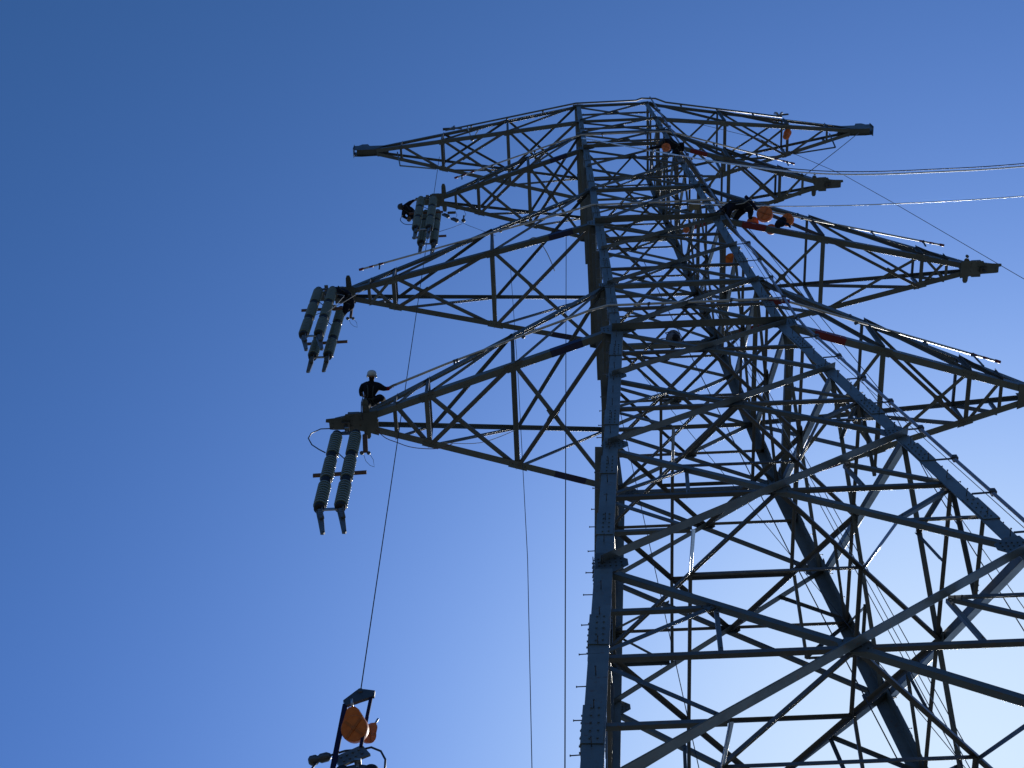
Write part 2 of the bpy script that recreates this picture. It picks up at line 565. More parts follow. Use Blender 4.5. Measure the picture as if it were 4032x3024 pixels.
# node plates on the legs at the arm levels
for sx in (-1, 1):
    for sy in (-1, 1):
        for lv in ARM_LV + ('P0', 'P1', 'P2'):
            z = LV[lv]
            c = corner(sx, sy, z)
            big = {'Dl': .62, 'Cl': .55, 'Bl': .45, 'P1': .5, 'P2': .55, 'P0': .42}.get(lv, .36)
            h = big * .55
            gp = MB()
            o = Y * sy * 0.012
            out = 0.45 if lv in ARM_LV else 0.0
            gp.plate([c + o + X * sx * big * out - Z * h * .5, c + o + X * sx * big * out + Z * h * .5, c + o + Z * h * 1.1 - X * sx * .05, c + o + Z * h * .95 - X * sx * big * .55,
                      c + o - X * sx * big + Z * h * .3, c + o - X * sx * big - Z * h * .3, c + o - Z * h * .95 - X * sx * big * .55, c + o - Z * h * 1.1 - X * sx * .05], Y, 0.014)
            gp.bolts([c + o - X * sx * big * (.12 + .17 * i) + Z * h * j for i in range(5) for j in (-.35, 0, .35)], Y, 0.016, 0.028)
            if out:
                gp.bolts([c + o + X * sx * big * q - Z * h * j for q in (.15, .32) for j in (-.2, .2)], Y, 0.016, 0.028)
            gp.build('gusset_plate', 'steel', LEGS[(sx, sy)])
            gp = MB()
            o = X * sx * 0.012
            big *= .8
            gp.plate([c + o + Z * h - Y * sy * .04, c + o + Z * h * .9 - Y * sy * big * .5, c + o - Y * sy * big + Z * h * .3, c + o - Y * sy * big - Z * h * .3, c + o - Z * h * .9 - Y * sy * big * .5, c + o - Z * h - Y * sy * .04], X, 0.014)
            gp.bolts([c + o - Y * sy * big * (.12 + .2 * i) + Z * h * j for i in range(4) for j in (-.35, .0, .35)], X, 0.016, 0.028)
            gp.build('gusset_plate', 'steel', LEGS[(sx, sy)])

# ------------------------------------------------------------------ crossarms
ARMS = {
    'D': dict(zl='Dl', zu='Du', xt=12.2, end=13.15, s=(10.7, 9.55, 6.45), w=.185, ztip=45.81),
    'C': dict(zl='Cl', zu='Cu', xt=14.1, end=15.15, s=(12.75, 11.65, 7.25), w=.182, ztip=59.44),
    'B': dict(zl='Bl', zu='Bu', xt=10.4, end=11.45, s=(9.3, 8.07, 5.33), w=.165, ztip=74.05),
    'A': dict(zl='Al', zu='Au', xt=14.7, end=15.35, s=(12.9, 10.35, 6.38), w=.165, ztip=86.0),
}


def arm_pt(A, sx, kind, x):
    """point at distance x from the axis on chord a (near upper), b (near lower), c (far lower), d (far upper)"""
    z0 = LV[A['zl'] if kind in 'bc' else A['zu']]
    w0 = W(z0)
    sy = -1 if kind in 'ab' else 1
    k = (A['xt'] - x) / (A['xt'] - w0)
    zt = A['ztip'] + (0.22 if kind in 'ad' else 0.0)
    if A['zl'] == 'Al':
        zt = A['ztip'] - (0.0 if kind in 'ad' else 0.55)
    y = sy * (0.16 + (w0 * RY - 0.16) * k)
    return V(sx * x, y, zt + (z0 - zt) * k)


for an, A in ARMS.items():
    for sx in (-1, 1):
        ch = MB()
        s = A['w']
        for kind in 'abcd':
            w0 = W(LV[A['zl'] if kind in 'bc' else A['zu']])
            a, b = arm_pt(A, sx, kind, A['xt'] - 0.25), arm_pt(A, sx, kind, w0 - 0.02)
            inward = Y if kind in 'ab' else -Y
            vert = Z if kind in 'bc' else -Z
            ch.angle(a, b, inward, vert, s * {'a': .9, 'b': 1.0, 'c': 1.0, 'd': .62}[kind], 0.016)
        arm = ch.build('crossarm', 'steel', tower)
        P = {k: [arm_pt(A, sx, k, q) for q in A['s']] + [arm_pt(A, sx, k, W(LV[A['zl'] if k in 'bc' else A['zu']]))] for k in 'abcd'}

        def br(name, p, q, n_, sz=.08, off=0.0, material='brace', trim=.03):
            sz *= 1.25
            d = (q - p).normalized()
            u = n_.cross(d).normalized()
            mb = MB()
            mb.angle(p + d * trim + n_ * off - u * sz / 2, q - d * trim + n_ * off - u * sz / 2, u, n_, sz, 0.009)
            mb.build(name, material, arm)

        up = Z
        # bottom plane
        br('strut', P['b'][1], P['c'][1], up, .10, 0.012)
        br('strut', P['b'][2], P['c'][2], up, .115, 0.012, 'steel')
        br('strut', P['b'][0], P['c'][0], up, .08, 0.012)
        br('brace', P['b'][0], P['c'][1], up, .08, 0.03)
        if an == 'C':
            br('brace', P['c'][0], P['b'][1], up, .07, -.012)
        for i in (1, 2):
            br('brace', P['b'][i], P['c'][i + 1], up, .08, 0.03, 'brace')
            br('brace', P['c'][i], P['b'][i + 1], up, .08, -0.012, 'ground_lit')
            # crossing plate
            ya, yb = abs(P['b'][i].y), abs(P['b'][i + 1].y)
            tt = ya / (ya + yb)
            c_ = P['b'][i].lerp(P['c'][i + 1], tt)
            gp = MB()
            gp.plate([c_ + Vector((q_[0] * .15, q_[1] * .15, 0.024)) for q_ in ((-1.25, .95), (-.95, 1.25), (-.2, .7), (.2, .7), (.95, 1.25), (1.25, .95), (.7, 0), (1.25, -.95), (.95, -1.25), (.2, -.7), (-.2, -.7), (-.95, -1.25), (-1.25, -.95), (-.7, 0))], Z, 0.01)
            gp.build('gusset_plate', 'steel', arm)
        # top plane
        for i in (1, 2):
            br('strut', P['a'][i], P['d'][i], -up, .075, 0.012)
            br('brace', P['d'][i], P['a'][i + 1], -up, .075, 0.03)
            if an == 'A':
                br('brace', P['a'][i], P['d'][i + 1], -up, .075, -0.012)
                c_ = (P['a'][i] + P['d'][i + 1]) / 2
        # side faces
        for lo_k, hi_k, nn in (('b', 'a', -Y), ('c', 'd', Y)):
            for i in (1, 2):
                br('post', P[lo_k][i], P[hi_k][i], nn, .08, -0.03)
                br('brace', P[lo_k][i], P[hi_k][i + 1], nn, .075, -0.045)
            br('post', P[lo_k][0], P[hi_k][0], nn, .07, -0.03)
            if an != 'A':
                br('brace', P[lo_k][0], P[hi_k][1], nn, .07, -0.045)
        # chord node plates
        for k in 'bc':
            sg = 1 if k == 'b' else -1
            for i in (1, 2):
                p = P[k][i]
                gp = MB()
                L_ = .27 if i == 2 else .22
                dch = (P[k][2] - P[k][1]).normalized()
                iny = Y * sg
                gp.plate([p - dch * L_ - iny * .03, p + dch * L_ - iny * .03, p + dch * L_ * .6 + iny * .21, p - dch * L_ * .6 + iny * .21], Z, 0.01)
                gp.bolts([p + dch * L_ * q_ + iny * .08 for q_ in (-.8, -.5, -.2, .2, .5, .8)], Z, 0.014, 0.024)
                gp.build('gusset_plate', 'steel', arm)
        # coloured circuit band on the lower chords, near the tower body
        for k in 'bc':
            if an == 'A':
                continue
            x0, x1 = {'D': (4.05, 5.15), 'C': (3.7, 4.75), 'B': (3.3, 4.2)}[an]
            a, b = arm_pt(A, sx, k, x0), arm_pt(A, sx, k, x1)
            inward = Y if k == 'b' else -Y
            d = (b - a).normalized()
            w_ = (inward - d * inward.dot(d)).normalized()
            mb = MB()
            o = -w_ * 0.004 - Z * 0.004
            mb.angle(a + o, b + o, inward, Z, s + 0.008, 0.024)
            mb.build('colour_band', 'blue' if sx < 0 else 'red', arm)
        # tip
        zt = A['ztip']
        if an != 'A':
            e, xt = A['end'], A['xt']
            i0 = A['s'][0] + 0.62
            tp = MB()
            hw = 0.16 + (W(LV[A['zl']]) * RY - 0.16) * (xt - i0) / (xt - W(LV[A['zl']])) + .05
            tp.plate([V(sx * q[0], q[1], zt - .02) for q in ((i0, -hw), (xt - .55, -.42), (xt + .25, -.38), (xt + .3, -.27), (e, -.22), (e + .02, -.1), (e - .1, -.08), (e - .1, .18), (e - .2, .2), (xt + .25, .22), (xt - .05, .24), (xt - .45, .34), (i0, hw))], Z, 0.022)
            # lugs with eyes on both sides
            lx = xt - .48
            for sg in (-1, 1):
                ext = 1.28 if (sg < 0 and sx < 0) else .72 if sg < 0 else .86
                tp.plate([V(sx * (lx + q[0]), sg * q[1] * ext, zt - .02 + .035) for q in ((-.13, .25), (-.11, .62), (-.06, .72), (.06, .72), (.11, .62), (.13, .25))], Z, 0.03)
            # cross channel and end stiffeners
            tp.bar(V(sx * (xt - .02), -.36, zt + .1), V(sx * (xt - .02), .36, zt + .1), .16, .30, Z)
            tp.bar(V(sx * i0, 0, zt + .12), V(sx * (e - .15), 0, zt + .12), .2, .018, Z)
            tp.bar(V(sx * (xt - .3), -.3, zt + .25), V(sx * (e - .3), -.16, zt + .12), .1, .02, Z)
            tp.bar(V(sx * (xt - .3), .3, zt + .25), V(sx * (e - .3), .16, zt + .12), .1, .02, Z)
            tp.bolts([V(sx * (xt + q), r_, zt - .02) for q in (-.25, .05, .3) for r_ in (-.26, -.12, .1)], Z, .03, .03)
            tp.bolts([V(sx * (e - .22), r_, zt - .02) for r_ in (-.02, .12)], Z, .025, .03)
            tp.lathe([(.05, -.04), (.05, .04)], V(sx * lx, -.62, zt), Z, 10)
            tp.build('tip_plate', 'steel', arm)
            # hanging bracket under the tip
            hb = MB()
            hb.bar(V(sx * (xt + .25), -.12, zt - .1), V(sx * (xt + .25), .12, zt - .1), .1, .22)
            hb.bar(V(sx * (xt + .25), 0, zt - .1), V(sx * (xt + .25), 0, zt - .45), .09, .03, X)
            hb.build('hanging_bracket', 'bolt', arm)
        else:
            e, xt = A['end'], A['xt']
            tp = MB()
            for yy in (-.2, .2):
                tp.plate([V(sx * q[0], yy, zt + q[1]) for q in ((xt - .9, .22), (e - .45, .25), (e - .3, .7), (e + .05, .7), (e + .25, .38), (e + .5, .38), (e + .46, -.62), (e, -.72), (xt - .75, -.62))], Y, .02)
            tp.plate([V(sx * (xt - 1.0), -.24, zt - .5), V(sx * (xt - 1.0), .24, zt - .5), V(sx * (e + .3), .2, zt - .5), V(sx * (e + .3), -.2, zt - .5)], Z, .016)
            tp.bar(V(sx * (e + .5), -.3, zt - .12), V(sx * (e + .5), .3, zt - .12), .72, .02, Z)
            tp.bar(V(sx * (xt - .5), -.26, zt - .62), V(sx * (xt - .5), .26, zt - .62), .02, .3, Z)
            tp.build('tip_plate', 'steel', arm)
            hb = MB()
            q0 = V(sx * 13.1, .05, 83.9)
            hb.bar(V(sx * 13.15, 0, 85.2), V(sx * 12.78, 0, 81.9), .05, .05)
            hb.bar(V(sx * 12.78, 0, 81.9), arm_pt(A, sx, 'c', 10.8), .06, .05)
            hb.build('hanging_bracket', 'steel', arm)


# ------------------------------------------------------------------ safety rails along the arms and around the near face
def rail(pts, r, material, brackets, cap_mat='red', capends=(True, True)):
    mb = MB()
    mb.tube(pts, r, 10)
    ro = mb.build('safety_rail', material, tower)
    for end, use in ((0, capends[0]), (-1, capends[1])):
        if not use:
            continue
        p = Vector(pts[end])
        d = (Vector(pts[1]) - p) if end == 0 else (Vector(pts[-2]) - p)
        d.normalize()
        c = MB()
        c.lathe([(r * 1.35, -0.02), (r * 1.35, 0.14)], p, d, 10)
        c.build('end_cap', cap_mat, ro)
        for q in (.35, .7):
            c = MB()
            c.lathe([(r * 1.06, 0), (r * 1.06, 0.16)], p + d * q, d, 10)
            c.build('marker_band', cap_mat, ro)
    for p, q in brackets:
        b = MB()
        b.bar(Vector(p), Vector(q), .05, .03)
        b.lathe([(r * 1.4, -.04), (r * 1.4, .04)], Vector(p), (Vector(pts[1]) - Vector(pts[0])), 8)
        b.build('rail_bracket', 'bolt', ro)
    return ro


HAND = Vector((-8.151, -0.639, 36.871))
for an, zr, xe, ye in (('D', 48.2, 11.42, .32), ('C', 62.2, 13.4, .25), ('B', 77.0, 9.4, .43)):
    w = W(zr) + .02
    A = ARMS[an]
    pts = [V(-xe, -ye, zr), V(-w - .7, -w * RY + .12, zr), V(-w, -w * RY - .06, zr), V(w, -w * RY - .06, zr), V(w + .7, -w * RY + .12, zr), V(xe, -ye, zr)]
    if an == 'D':
        pts[0] = HAND
        pts.insert(1, V(-8.9, -(w * RY + (ye - w * RY) * (8.9 - w) / (xe - w)), zr))
    brs = []
    for sx in (-1, 1):
        for x_ in (A['s'][0] - (.3 if (an, sx) != ('D', -1) else 2.2), (A['s'][1] + A['s'][2]) / 2 + .6, A['s'][2] - .4):
            k = (x_ - w) / (xe - w)
            p = V(sx * x_, -(w * RY + (ye - w * RY) * k), zr)
            q = arm_pt(A, sx, 'a', x_)
            if abs(q.z - p.z) > 1.0:
                q = p + Vector((0, .06, -.35))
            brs.append((p, q))
    for sx in (-.5, .5):
        p = V(sx * w, -w * RY - .06, zr)
        brs.append((p, p + Y * .12))
    rail(pts, .034, 'white', brs, capends=(an != 'D', True))
w = W(85.67)
rail([V(-10.2, -1.0, 86.12), V(-w, -w * RY - .08, 86.0), V(w - .7, -w * RY - .08, 86.1), V(w - .3, -w * RY - .05, 86.75), V(w + .55, -w * RY, 86.75), V(w + 1.1, -w * RY + .1, 86.02), V(10.4, -.95, 86.12)], .042, 'steel',
     [(V(s_ * x_, -w * RY + (w * RY - .95) * (x_ - w) / (10.3 - w), 86.08), arm_pt(ARMS['A'], s_, 'a', x_)) for s_ in (-1, 1) for x_ in (4.2, 6.4, 8.6)], capends=(False, False))

# climbing rail beside the near right leg
cr = []
for z in (24, 30, 36, 42, 45.2, 46.6, 50, 54, 55.4, 55.9, 60, 66, 72, 78, 84, 87.3):
    o = .48 if z < 55.5 else .31
    cr.append(V(W(z) + o, -W(z) * RY - .02, z))
mb = MB()
mb.tube(cr, .036, 10)
crail = mb.build('climbing_rail', 'railgrey', tower)
z = 25.5
while z < 84:
    o = .48 if z < 55.5 else .31
    p, q = V(W(z) + o, -W(z) * RY - .02, z), corner(1, -1, z)
    b = MB()
    b.bar(q, p, .05, .016, Z)
    b.box(p + Z * .0 + X * .02, .09, .10, .14)
    b.lathe([(.05, 0), (.05, .05)], p + Y * -.06, Y, 8)
    b.build('rail_bracket', 'bolt', crail)
    z += 2.3
# thin cable of the climbing rail
mb = MB()
mb.tube([V(W(z) + .22, -W(z) * RY - .1, z) for z in (22, 34, 45.8, 58, 70, 84)], .008, 6)
mb.build('guide_cable', 'cable', tower)


# ------------------------------------------------------------------ insulator sets
def insulator_set(top, length, sep, label, group=None, batten_at=.5, cables=True, leads=True, tilt=Vector((0, 0, 0)), clamp_tilt=Vector((0, 0, 0))):
    """double string of three-part long rods hung from point top (metres)"""
    top = Vector(top)
    t = thing('insulator_set', top, label, 'insulator', group)
    down = (Vector((0, 0, -1)) + tilt).normalized()
    mb = MB()
    mb.bar(top + Z * .02, top + down * .22, .05, .05)
    mb.bar(top + down * .10 - Y * .1, top + down * .10 + Y * .1, .04, .12)
    mb.build('hanger', 'galv', t)
    mb = MB()
    a, b = top + down * .24 - X * sep / 2, top + down * .24 + X * sep / 2
    mb.plate([a - X * .07 + down * .07, a - X * .07 - down * .03, top + down * .14 - X * .07, top + down * .14 + X * .07, b + X * .07 - down * .03, b + X * .07 + down * .07], Y, .03)
    mb.build('yoke_plate', 'bolt', t)
    L = length - .30
    seg = L / 3
    for s_ in (-1, 1):
        st = top + down * .28 + X * s_ * sep / 2
        rod = MB()
        nsh = 9
        for k in range(3):
            p0 = st + down * (seg * k)
            capl = .125
            prof = [(.085, capl)]
            pitch = (seg - 2 * capl) / nsh
            for i in range(nsh):
                h = capl + pitch * i
                prof += [(.088, h + pitch * .05), (.125, h + pitch * .22), (.148, h + pitch * .36), (.156, h + pitch * .41), (.161, h + pitch * .49), (.162, h + pitch * .57), (.160, h + pitch * .66), (.154, h + pitch * .73), (.144, h + pitch * .75), (.100, h + pitch * .70), (.088, h + pitch * .78)]
            prof += [(.085, seg - capl)]
            rod.lathe(prof, p0, down, 32)
        ro = rod.build('insulator_rod', 'glaze', t)
        for k in range(4):
            c = MB()
            prof = [(.06, -.012)] if k == 0 else [(.09, -.135), (.134, -.115)]
            prof += [(.128, 0)]
            prof += [(.06, .012)] if k == 3 else [(.134, .115), (.09, .135)]
            c.lathe(prof, st + down * (seg * k), down, 20)
            c.build('metal_cap', 'cap', ro)
        # dead-end clamp below the rod
        e = st + down * (L + .02)
        cl = MB()
        dn = (down + clamp_tilt).normalized()
        cl.tube([e - down * .06, e + dn * 0.118], .028, 8)
        cl.plate([e + dn * 0.084 - X * .08, e + dn * 0.134 + X * .06, e + dn * 0.462 + X * .085, e + dn * 1.092 + X * .065, e + dn * 1.142 + X * .03, e + dn * 1.134 - X * .045, e + dn * 0.588 - X * .06], (Y + Z * .35), .06)
        cl.bar(e + dn * 0.118 + X * .02 - Y * .06, e + dn * 0.521 + X * .04 - Y * .06, .11, .05)
        glint_n = Vector((.84, .47, -.31))  # two small plates added, angled to throw the sun's glint at the camera
        gu = dn.cross(glint_n).normalized()
        for q in (0, 1):
            c_ = e + dn * (.22 + .2 * q) + X * .05 - Y * .09
            cl.plate([c_ - dn * .09 - gu * .06, c_ + dn * .09 - gu * .06, c_ + dn * .09 + gu * .06, c_ - dn * .09 + gu * .06], glint_n, .012)
        for q in (.16, .27, .38):
            cl.lathe([(.03, -.09), (.03, .09)], e + dn * q + X * .02, Y, 8, False)
        cl.lathe([(.03, -.04), (.03, .04)], e + dn * 1.07 + X * .02, Y, 10, False)
        cl.build('clamp', 'clampmetal', t)
    a, b = top + down * (L + .30) - X * sep / 2, top + down * (L + .30) + X * sep / 2
    mb = MB()
    mb.bar(a, b, .10, .03, Z)
    mb.build('spreader_bar', 'galv', t)
    p = top + down * (length * batten_at) + Y * .20
    mb = MB()
    mb.bar(p - X * (sep / 2 + .42) - Z * .02, p + X * (sep / 2 + .42) + Z * .05, .11, .06, Z)
    mb.build('timber_batten', 'wood', t)
    mb = MB()
    mb.tube([top + down * (length * .30) + X * (-sep / 2 + .1), top + down * (length * .42) + X * (sep / 2 - .1)], .014, 6)
    mb.build('tie_rod', 'cap', t)
    if leads:
        mb = MB()
        q = top - X * .72 + Z * .10
        mb.tube([q + X * .35, q, q - X * .22 - Z * .25, q - X * .26 - Z * .55, q - X * .12 - Z * .95, q + X * .1 - Z * 1.25, q + X * .28 - Z * 1.45], .016, 8)
        mb.build('lead_cable', 'cable', t)
    return t


GI = 'double insulator sets'
insulator_set(V(-12.36, 0, 45.33), 4.42, .495, 'double grey-green insulator set hanging below the lowest left arm under the helmeted worker', clamp_tilt=Vector((.18, .03, 0)))
insulator_set(V(-14.55, -.55, 59.1), 4.42, .46, 'front insulator set at the middle left arm tip, a timber stick across its rods', leads=False, batten_at=.36, clamp_tilt=Vector((.2, .02, 0)))
insulator_set(V(-14.25, .35, 59.0), 4.42, .46, 'insulator set behind the other one at the middle left arm tip, its clamps hanging lowest', leads=False, batten_at=.62)
insulator_set(V(-10.78, -.35, 73.7), 4.42, .49, 'front insulator set at the short upper left arm tip, with bright clamps', leads=False, batten_at=.36)
insulator_set(V(-10.58, .38, 73.6), 4.42, .47, 'rear insulator set at the short upper left arm tip, half hidden behind the front rods', leads=False, batten_at=.66)


# ------------------------------------------------------------------ hoisted load at the bottom of the frame
lp = V(-10.53, 0, 29.7)
t = thing('lifting_frame', lp, 'dark triangular lifting yoke with two blue straps hanging from the long hoist rope', 'lifting yoke')
yk = MB()
Ly, Ry_ = V(-10.86, 0, 29.22), V(-10.24, 0, 29.58)
yk.plate([Ly + Vector((-.05, 0, .06)), lp + Vector((-.06, 0, .02)), lp + Vector((.06, 0, .03)), Ry_ + Vector((.06, 0, .06)), Ry_ + Vector((.06, 0, -.10)), lp + Vector((.02, 0, -.32)), Ly + Vector((.02, 0, -.10))], Y, .06)
yk.lathe([(.05, -.06), (.05, .06)], lp + Z * -.03, Y, 10)
yk.build('yoke_beam', 'bolt', t)
for a, b, wd in ((Ly, V(-10.92, 0, 26.3), .10), (Ry_, V(-10.33, 0, 27.5), .065)):
    st = MB()
    st.bar(a - Z * .02, b, wd, .02, X)
    st.build('lifting_strap', 'strap', t)
bp = MB()
c0, c1 = V(-10.86, .06, 27.0), V(-10.2, .06, 27.42)
dd = (c1 - c0).normalized()
uu = Y.cross(dd)
bp.plate([c0 + uu * .14, c1 + uu * .16, c1 - uu * .16, c0 - uu * .14], Y, .05)
bp.bolts([c0.lerp(c1, q) + uu * r_ for q in (.2, .4, .6, .8) for r_ in (-.06, .06)], Y, .025, .045)
bp.build('bracket_plate', 'clampmetal', t)
t = insulator_set(V(-10.36, .1, 27.12), 4.42, .50, 'insulator set with black cable loops being hoisted at the bottom edge', leads=False, batten_at=.5)
mb = MB()
mb.tube([V(-10.28, .1, 27.52), V(-10.1, .1, 27.58), V(-9.86, .1, 27.42), V(-9.73, .1, 27.1), V(-9.72, .1, 26.8), V(-9.82, .1, 26.4), V(-10.0, .1, 26.0)], .02, 8)
mb.tube([V(-10.28, .1, 27.52), V(-10.7, .05, 27.42), V(-11.1, .05, 27.24), V(-11.3, .05, 27.1), V(-11.42, .05, 26.8), V(-11.45, .05, 26.4)], .02, 8)
mb.build('lead_cable', 'cable', t)
mb = MB()
mb.lathe([(.05, -.16), (.085, -.1), (.085, .02), (.06, .06), (.09, .1), (.09, .2), (.05, .24)], V(-11.22, .05, 27.18), Vector((-1, 0, -.35)), 12)
mb.build('cable_fitting', 'bolt', t)


# ------------------------------------------------------------------ orange blocks
def block(pos, r, label, face=Vector((-.25, -.75, -.6)), hang=.35, twin=None, housing=True):
    pos = Vector(pos)
    t = thing('rope_block', pos, label, 'rope block', 'orange rope blocks')
    d = face.normalized()
    e = d.cross(Z).normalized()
    u = e.cross(d).normalized()
    if u.z < 0:
        u = -u
    mb = MB()
    th = r * .8
    mb.lathe([(r * .80, -th / 2), (r * .97, -th * .44), (r, -th * .3), (r, th * .3), (r * .97, th * .44), (r * .93, th / 2), (r * .84, th * .44)], pos, d, 28)
    mb.build('shell', 'orange', t)
    rb = MB()
    for k in range(2):
        a = math.pi / 4 + k * math.pi / 2
        v = e * math.cos(a) + u * math.sin(a)
        rb.bar(pos + d * th * .465 - v * r * .84, pos + d * th * .465 + v * r * .84, r * .20, r * .05 + .002 * k, d.cross(v))
    rb.lathe([(r * .16, th * .43), (r * .16, th * .53), (r * .10, th * .56)], pos, d, 14)
    rb.build('rib_cross', 'orange_dark', t)
    if housing:
        hs = MB()
        top = pos + u * r * 1.45
        hs.plate([pos - e * r * .92 + u * r * .35, pos + e * r * .92 + u * r * .35, top + e * r * .42, top + u * r * .18 + e * r * .22, top + u * r * .18 - e * r * .22, top - e * r * .42], d, th * .62)
        hs.build('hood', 'orange', t)
        hk = MB()
        hk.tube([top + u * r * .1, top + u * (r * .1 + hang)], .022, 8)
        hk.build('hook', 'galv', t)
    else:
        hk = MB()
        hk.tube([pos + u * r * .9, pos + Z * (r + hang)], .014, 6)
        hk.build('hook', 'bolt', t)
    return t


block(V(-10.52, -.05, 28.1), .245, 'large orange rope block swinging inside the hoisted blue strap frame', Vector((-.15, -.72, -.62)), .18)
block(V(-10.27, .42, 28.5), .16, 'sunlit orange rope block half hidden behind the large hoisted one', Vector((.75, -.35, -.4)), .15)
block(V(4.83, -2.62, 60.4), .265, 'biggest orange drum above the red band of the right middle arm', hang=.2, housing=False)
block(V(4.36, -2.2, 60.66), .195, 'orange drum tucked left behind the red band of the right middle arm', hang=.2, housing=False)
block(V(5.04, -2.08, 59.92), .175, 'small orange drum showing below the right end of the red band', hang=.15, housing=False)
block(V(5.7, -2.55, 59.68), .21, 'orange drum with a bright sunlit rim, rightmost on the right middle arm', Vector((-.5, -.6, -.6)), hang=.2, housing=False)
block(V(3.18, -1.05, 59.03), .215, 'orange drum with a clear cross, hanging alone right under the climbing worker', Vector((-.1, -.45, -.9)), hang=.3, housing=False)
block(V(1.28, -2.3, 59.66), .11, 'smallest orange drum inside the tower left of a red band', hang=.3, housing=False)
block(V(1.58, -3.3, 70.42), .165, 'orange drum held by the crouching worker high on the tower body', hang=.2, housing=False)
block(V(10.3, -.5, 83.75), .19, 'orange drum hanging inside the topmost right arm', Vector((-.8, -.5, -.4)), hang=.5, housing=False)
block(V(10.12, -.5, 83.1), .17, 'lower of two touching orange drums inside the topmost right arm', Vector((-.8, -.5, -.4)), hang=.4, housing=False)

# ------------------------------------------------------------------ other gear
t = thing('winch_box', V(1.95, -2.62, 62.4), 'small olive box with a dark square opening beside the near right leg', 'box')
mb = MB()
c = V(1.95, -2.62, 62.4)
for dx, dz, sx_, sz_ in ((-.14, 0, .09, .36), (.14, 0, .09, .36), (0, .14, .19, .08), (0, -.14, .19, .08)):
    mb.box(c + Vector((dx, 0, dz)), sx_, .28, sz_)
mb.box(c + Y * .12, .19, .03, .2)
mb.build('housing', 'box', t)
mb = MB()
mb.box(c + Y * .07, .188, .02, .198)  # near-black sheet that paints the shade inside the box
mb.build('opening', 'cap', t)
mb = MB()
mb.tube([c + Vector((.1, -.05, .2)), c + Vector((.3, -.1, .32)), c + Vector((.7, -.1, .33)), c + Vector((.95, 0, .2))], .02, 6)
mb.tube([c + Vector((.18, -.1, .18)), c + Vector((.3, -.15, -.1)), c + Vector((.22, -.15, -.35)), c + Vector((-.05, -.1, -.3)), c + Vector((-.15, -.1, -.18))], .016, 6)
mb.build('sling', 'rope_pale', t)

t = thing('rucksack', V(5.31, -2.55, 59.2), 'black gear bag between two orange drums on the right middle arm', 'bag')
c = V(5.31, -2.55, 59.25)
mb = MB()
mb.ball(c, .20, 14, (.8, .6, 1.1))
mb.ball(c + Vector((.10, -.05, .12)), .13, 10)
mb.ball(c + Vector((-.09, .02, -.1)), .12, 10)
mb.build('sack', 'cloth', t)
mb = MB()
mb.tube([c + Vector((.08, -.05, -.1)), c + Vector((.18, -.06, -.35)), c + Vector((.2, -.05, -.62))], [.05, .045, .03], 8)
mb.tube([c + Vector((-.05, 0, .15)), c + Vector((0, .05, .35)), c + Vector((.1, .1, .2))], .02, 6)
mb.build('strap', 'cloth', t)

mb = MB()
c = V(-.9, -2.86, 45.55)
mb.lathe([(.10, -.36), (.17, -.33), (.20, -.2), (.19, 0), (.175, .16), (.12, .24)], c, Vector((.12, .1, 1)), 14)
b_ = mb.build('tool_bag', 'bag')
tag(b_, 'mottled dark tool bag hanging under a wide beam inside the tower', 'bag')
mb = MB()
mb.tube([c + Vector((-.12, 0, .2)), c + Vector((-.16, .02, .42)), c + Vector((.05, 0, .5)), c + Vector((.14, 0, .22))], .014, 6)
mb.tube([c + Vector((-.18, 0, .0)), c + Vector((-.30, 0, -.02)), c + Vector((-.42, 0, -.12)), c + Vector((-.46, 0, -.3))], .012, 6)
h_ = mb.build('strap', 'rope', b_)


def tackle(pts, label, width=.13, name='hand_tackle', mt='wood'):
    a, b = Vector(pts[0]), Vector(pts[1])
    t = thing(name, a, label, 'tackle')
    mb = MB()
    mb.bar(a - Z * .15, b + Z * .2, width, .08, X)
    mb.build('body', mt, t)
    mb = MB()
    mb.tube([a, a - Z * .16], .02, 6)
    mb.ball(a - Z * .14, .06, 8)
    mb.ball(b + Z * .12 - X * .09, .06, 8)
    mb.ball(b + Z * .10 + X * .09, .055, 8)
    mb.build('pulley_end', 'bolt', t)
    mb = MB()
    mb.tube([b + Z * .1 - X * .05, b + Vector((.05, 0, -.35)), b + Vector((.18, 0, -.62)), b + Vector((.3, 0, -.72)), b + Vector((.24, 0, -.3)), b + Vector((.1, 0, .1))], .006, 5)
    mb.build('chain_loop', 'bolt', t)


tackle((V(-11.79, .35, 45.7), V(-11.66, .35, 43.95)), 'brown folded hand tackle hanging right of the lowest insulator set')
tackle((V(-13.55, .5, 59.6), V(-13.48, .5, 57.7)), 'pale hand tackle dangling below the crouching worker at the middle left arm', .08, 'hand_tackle', 'glove')

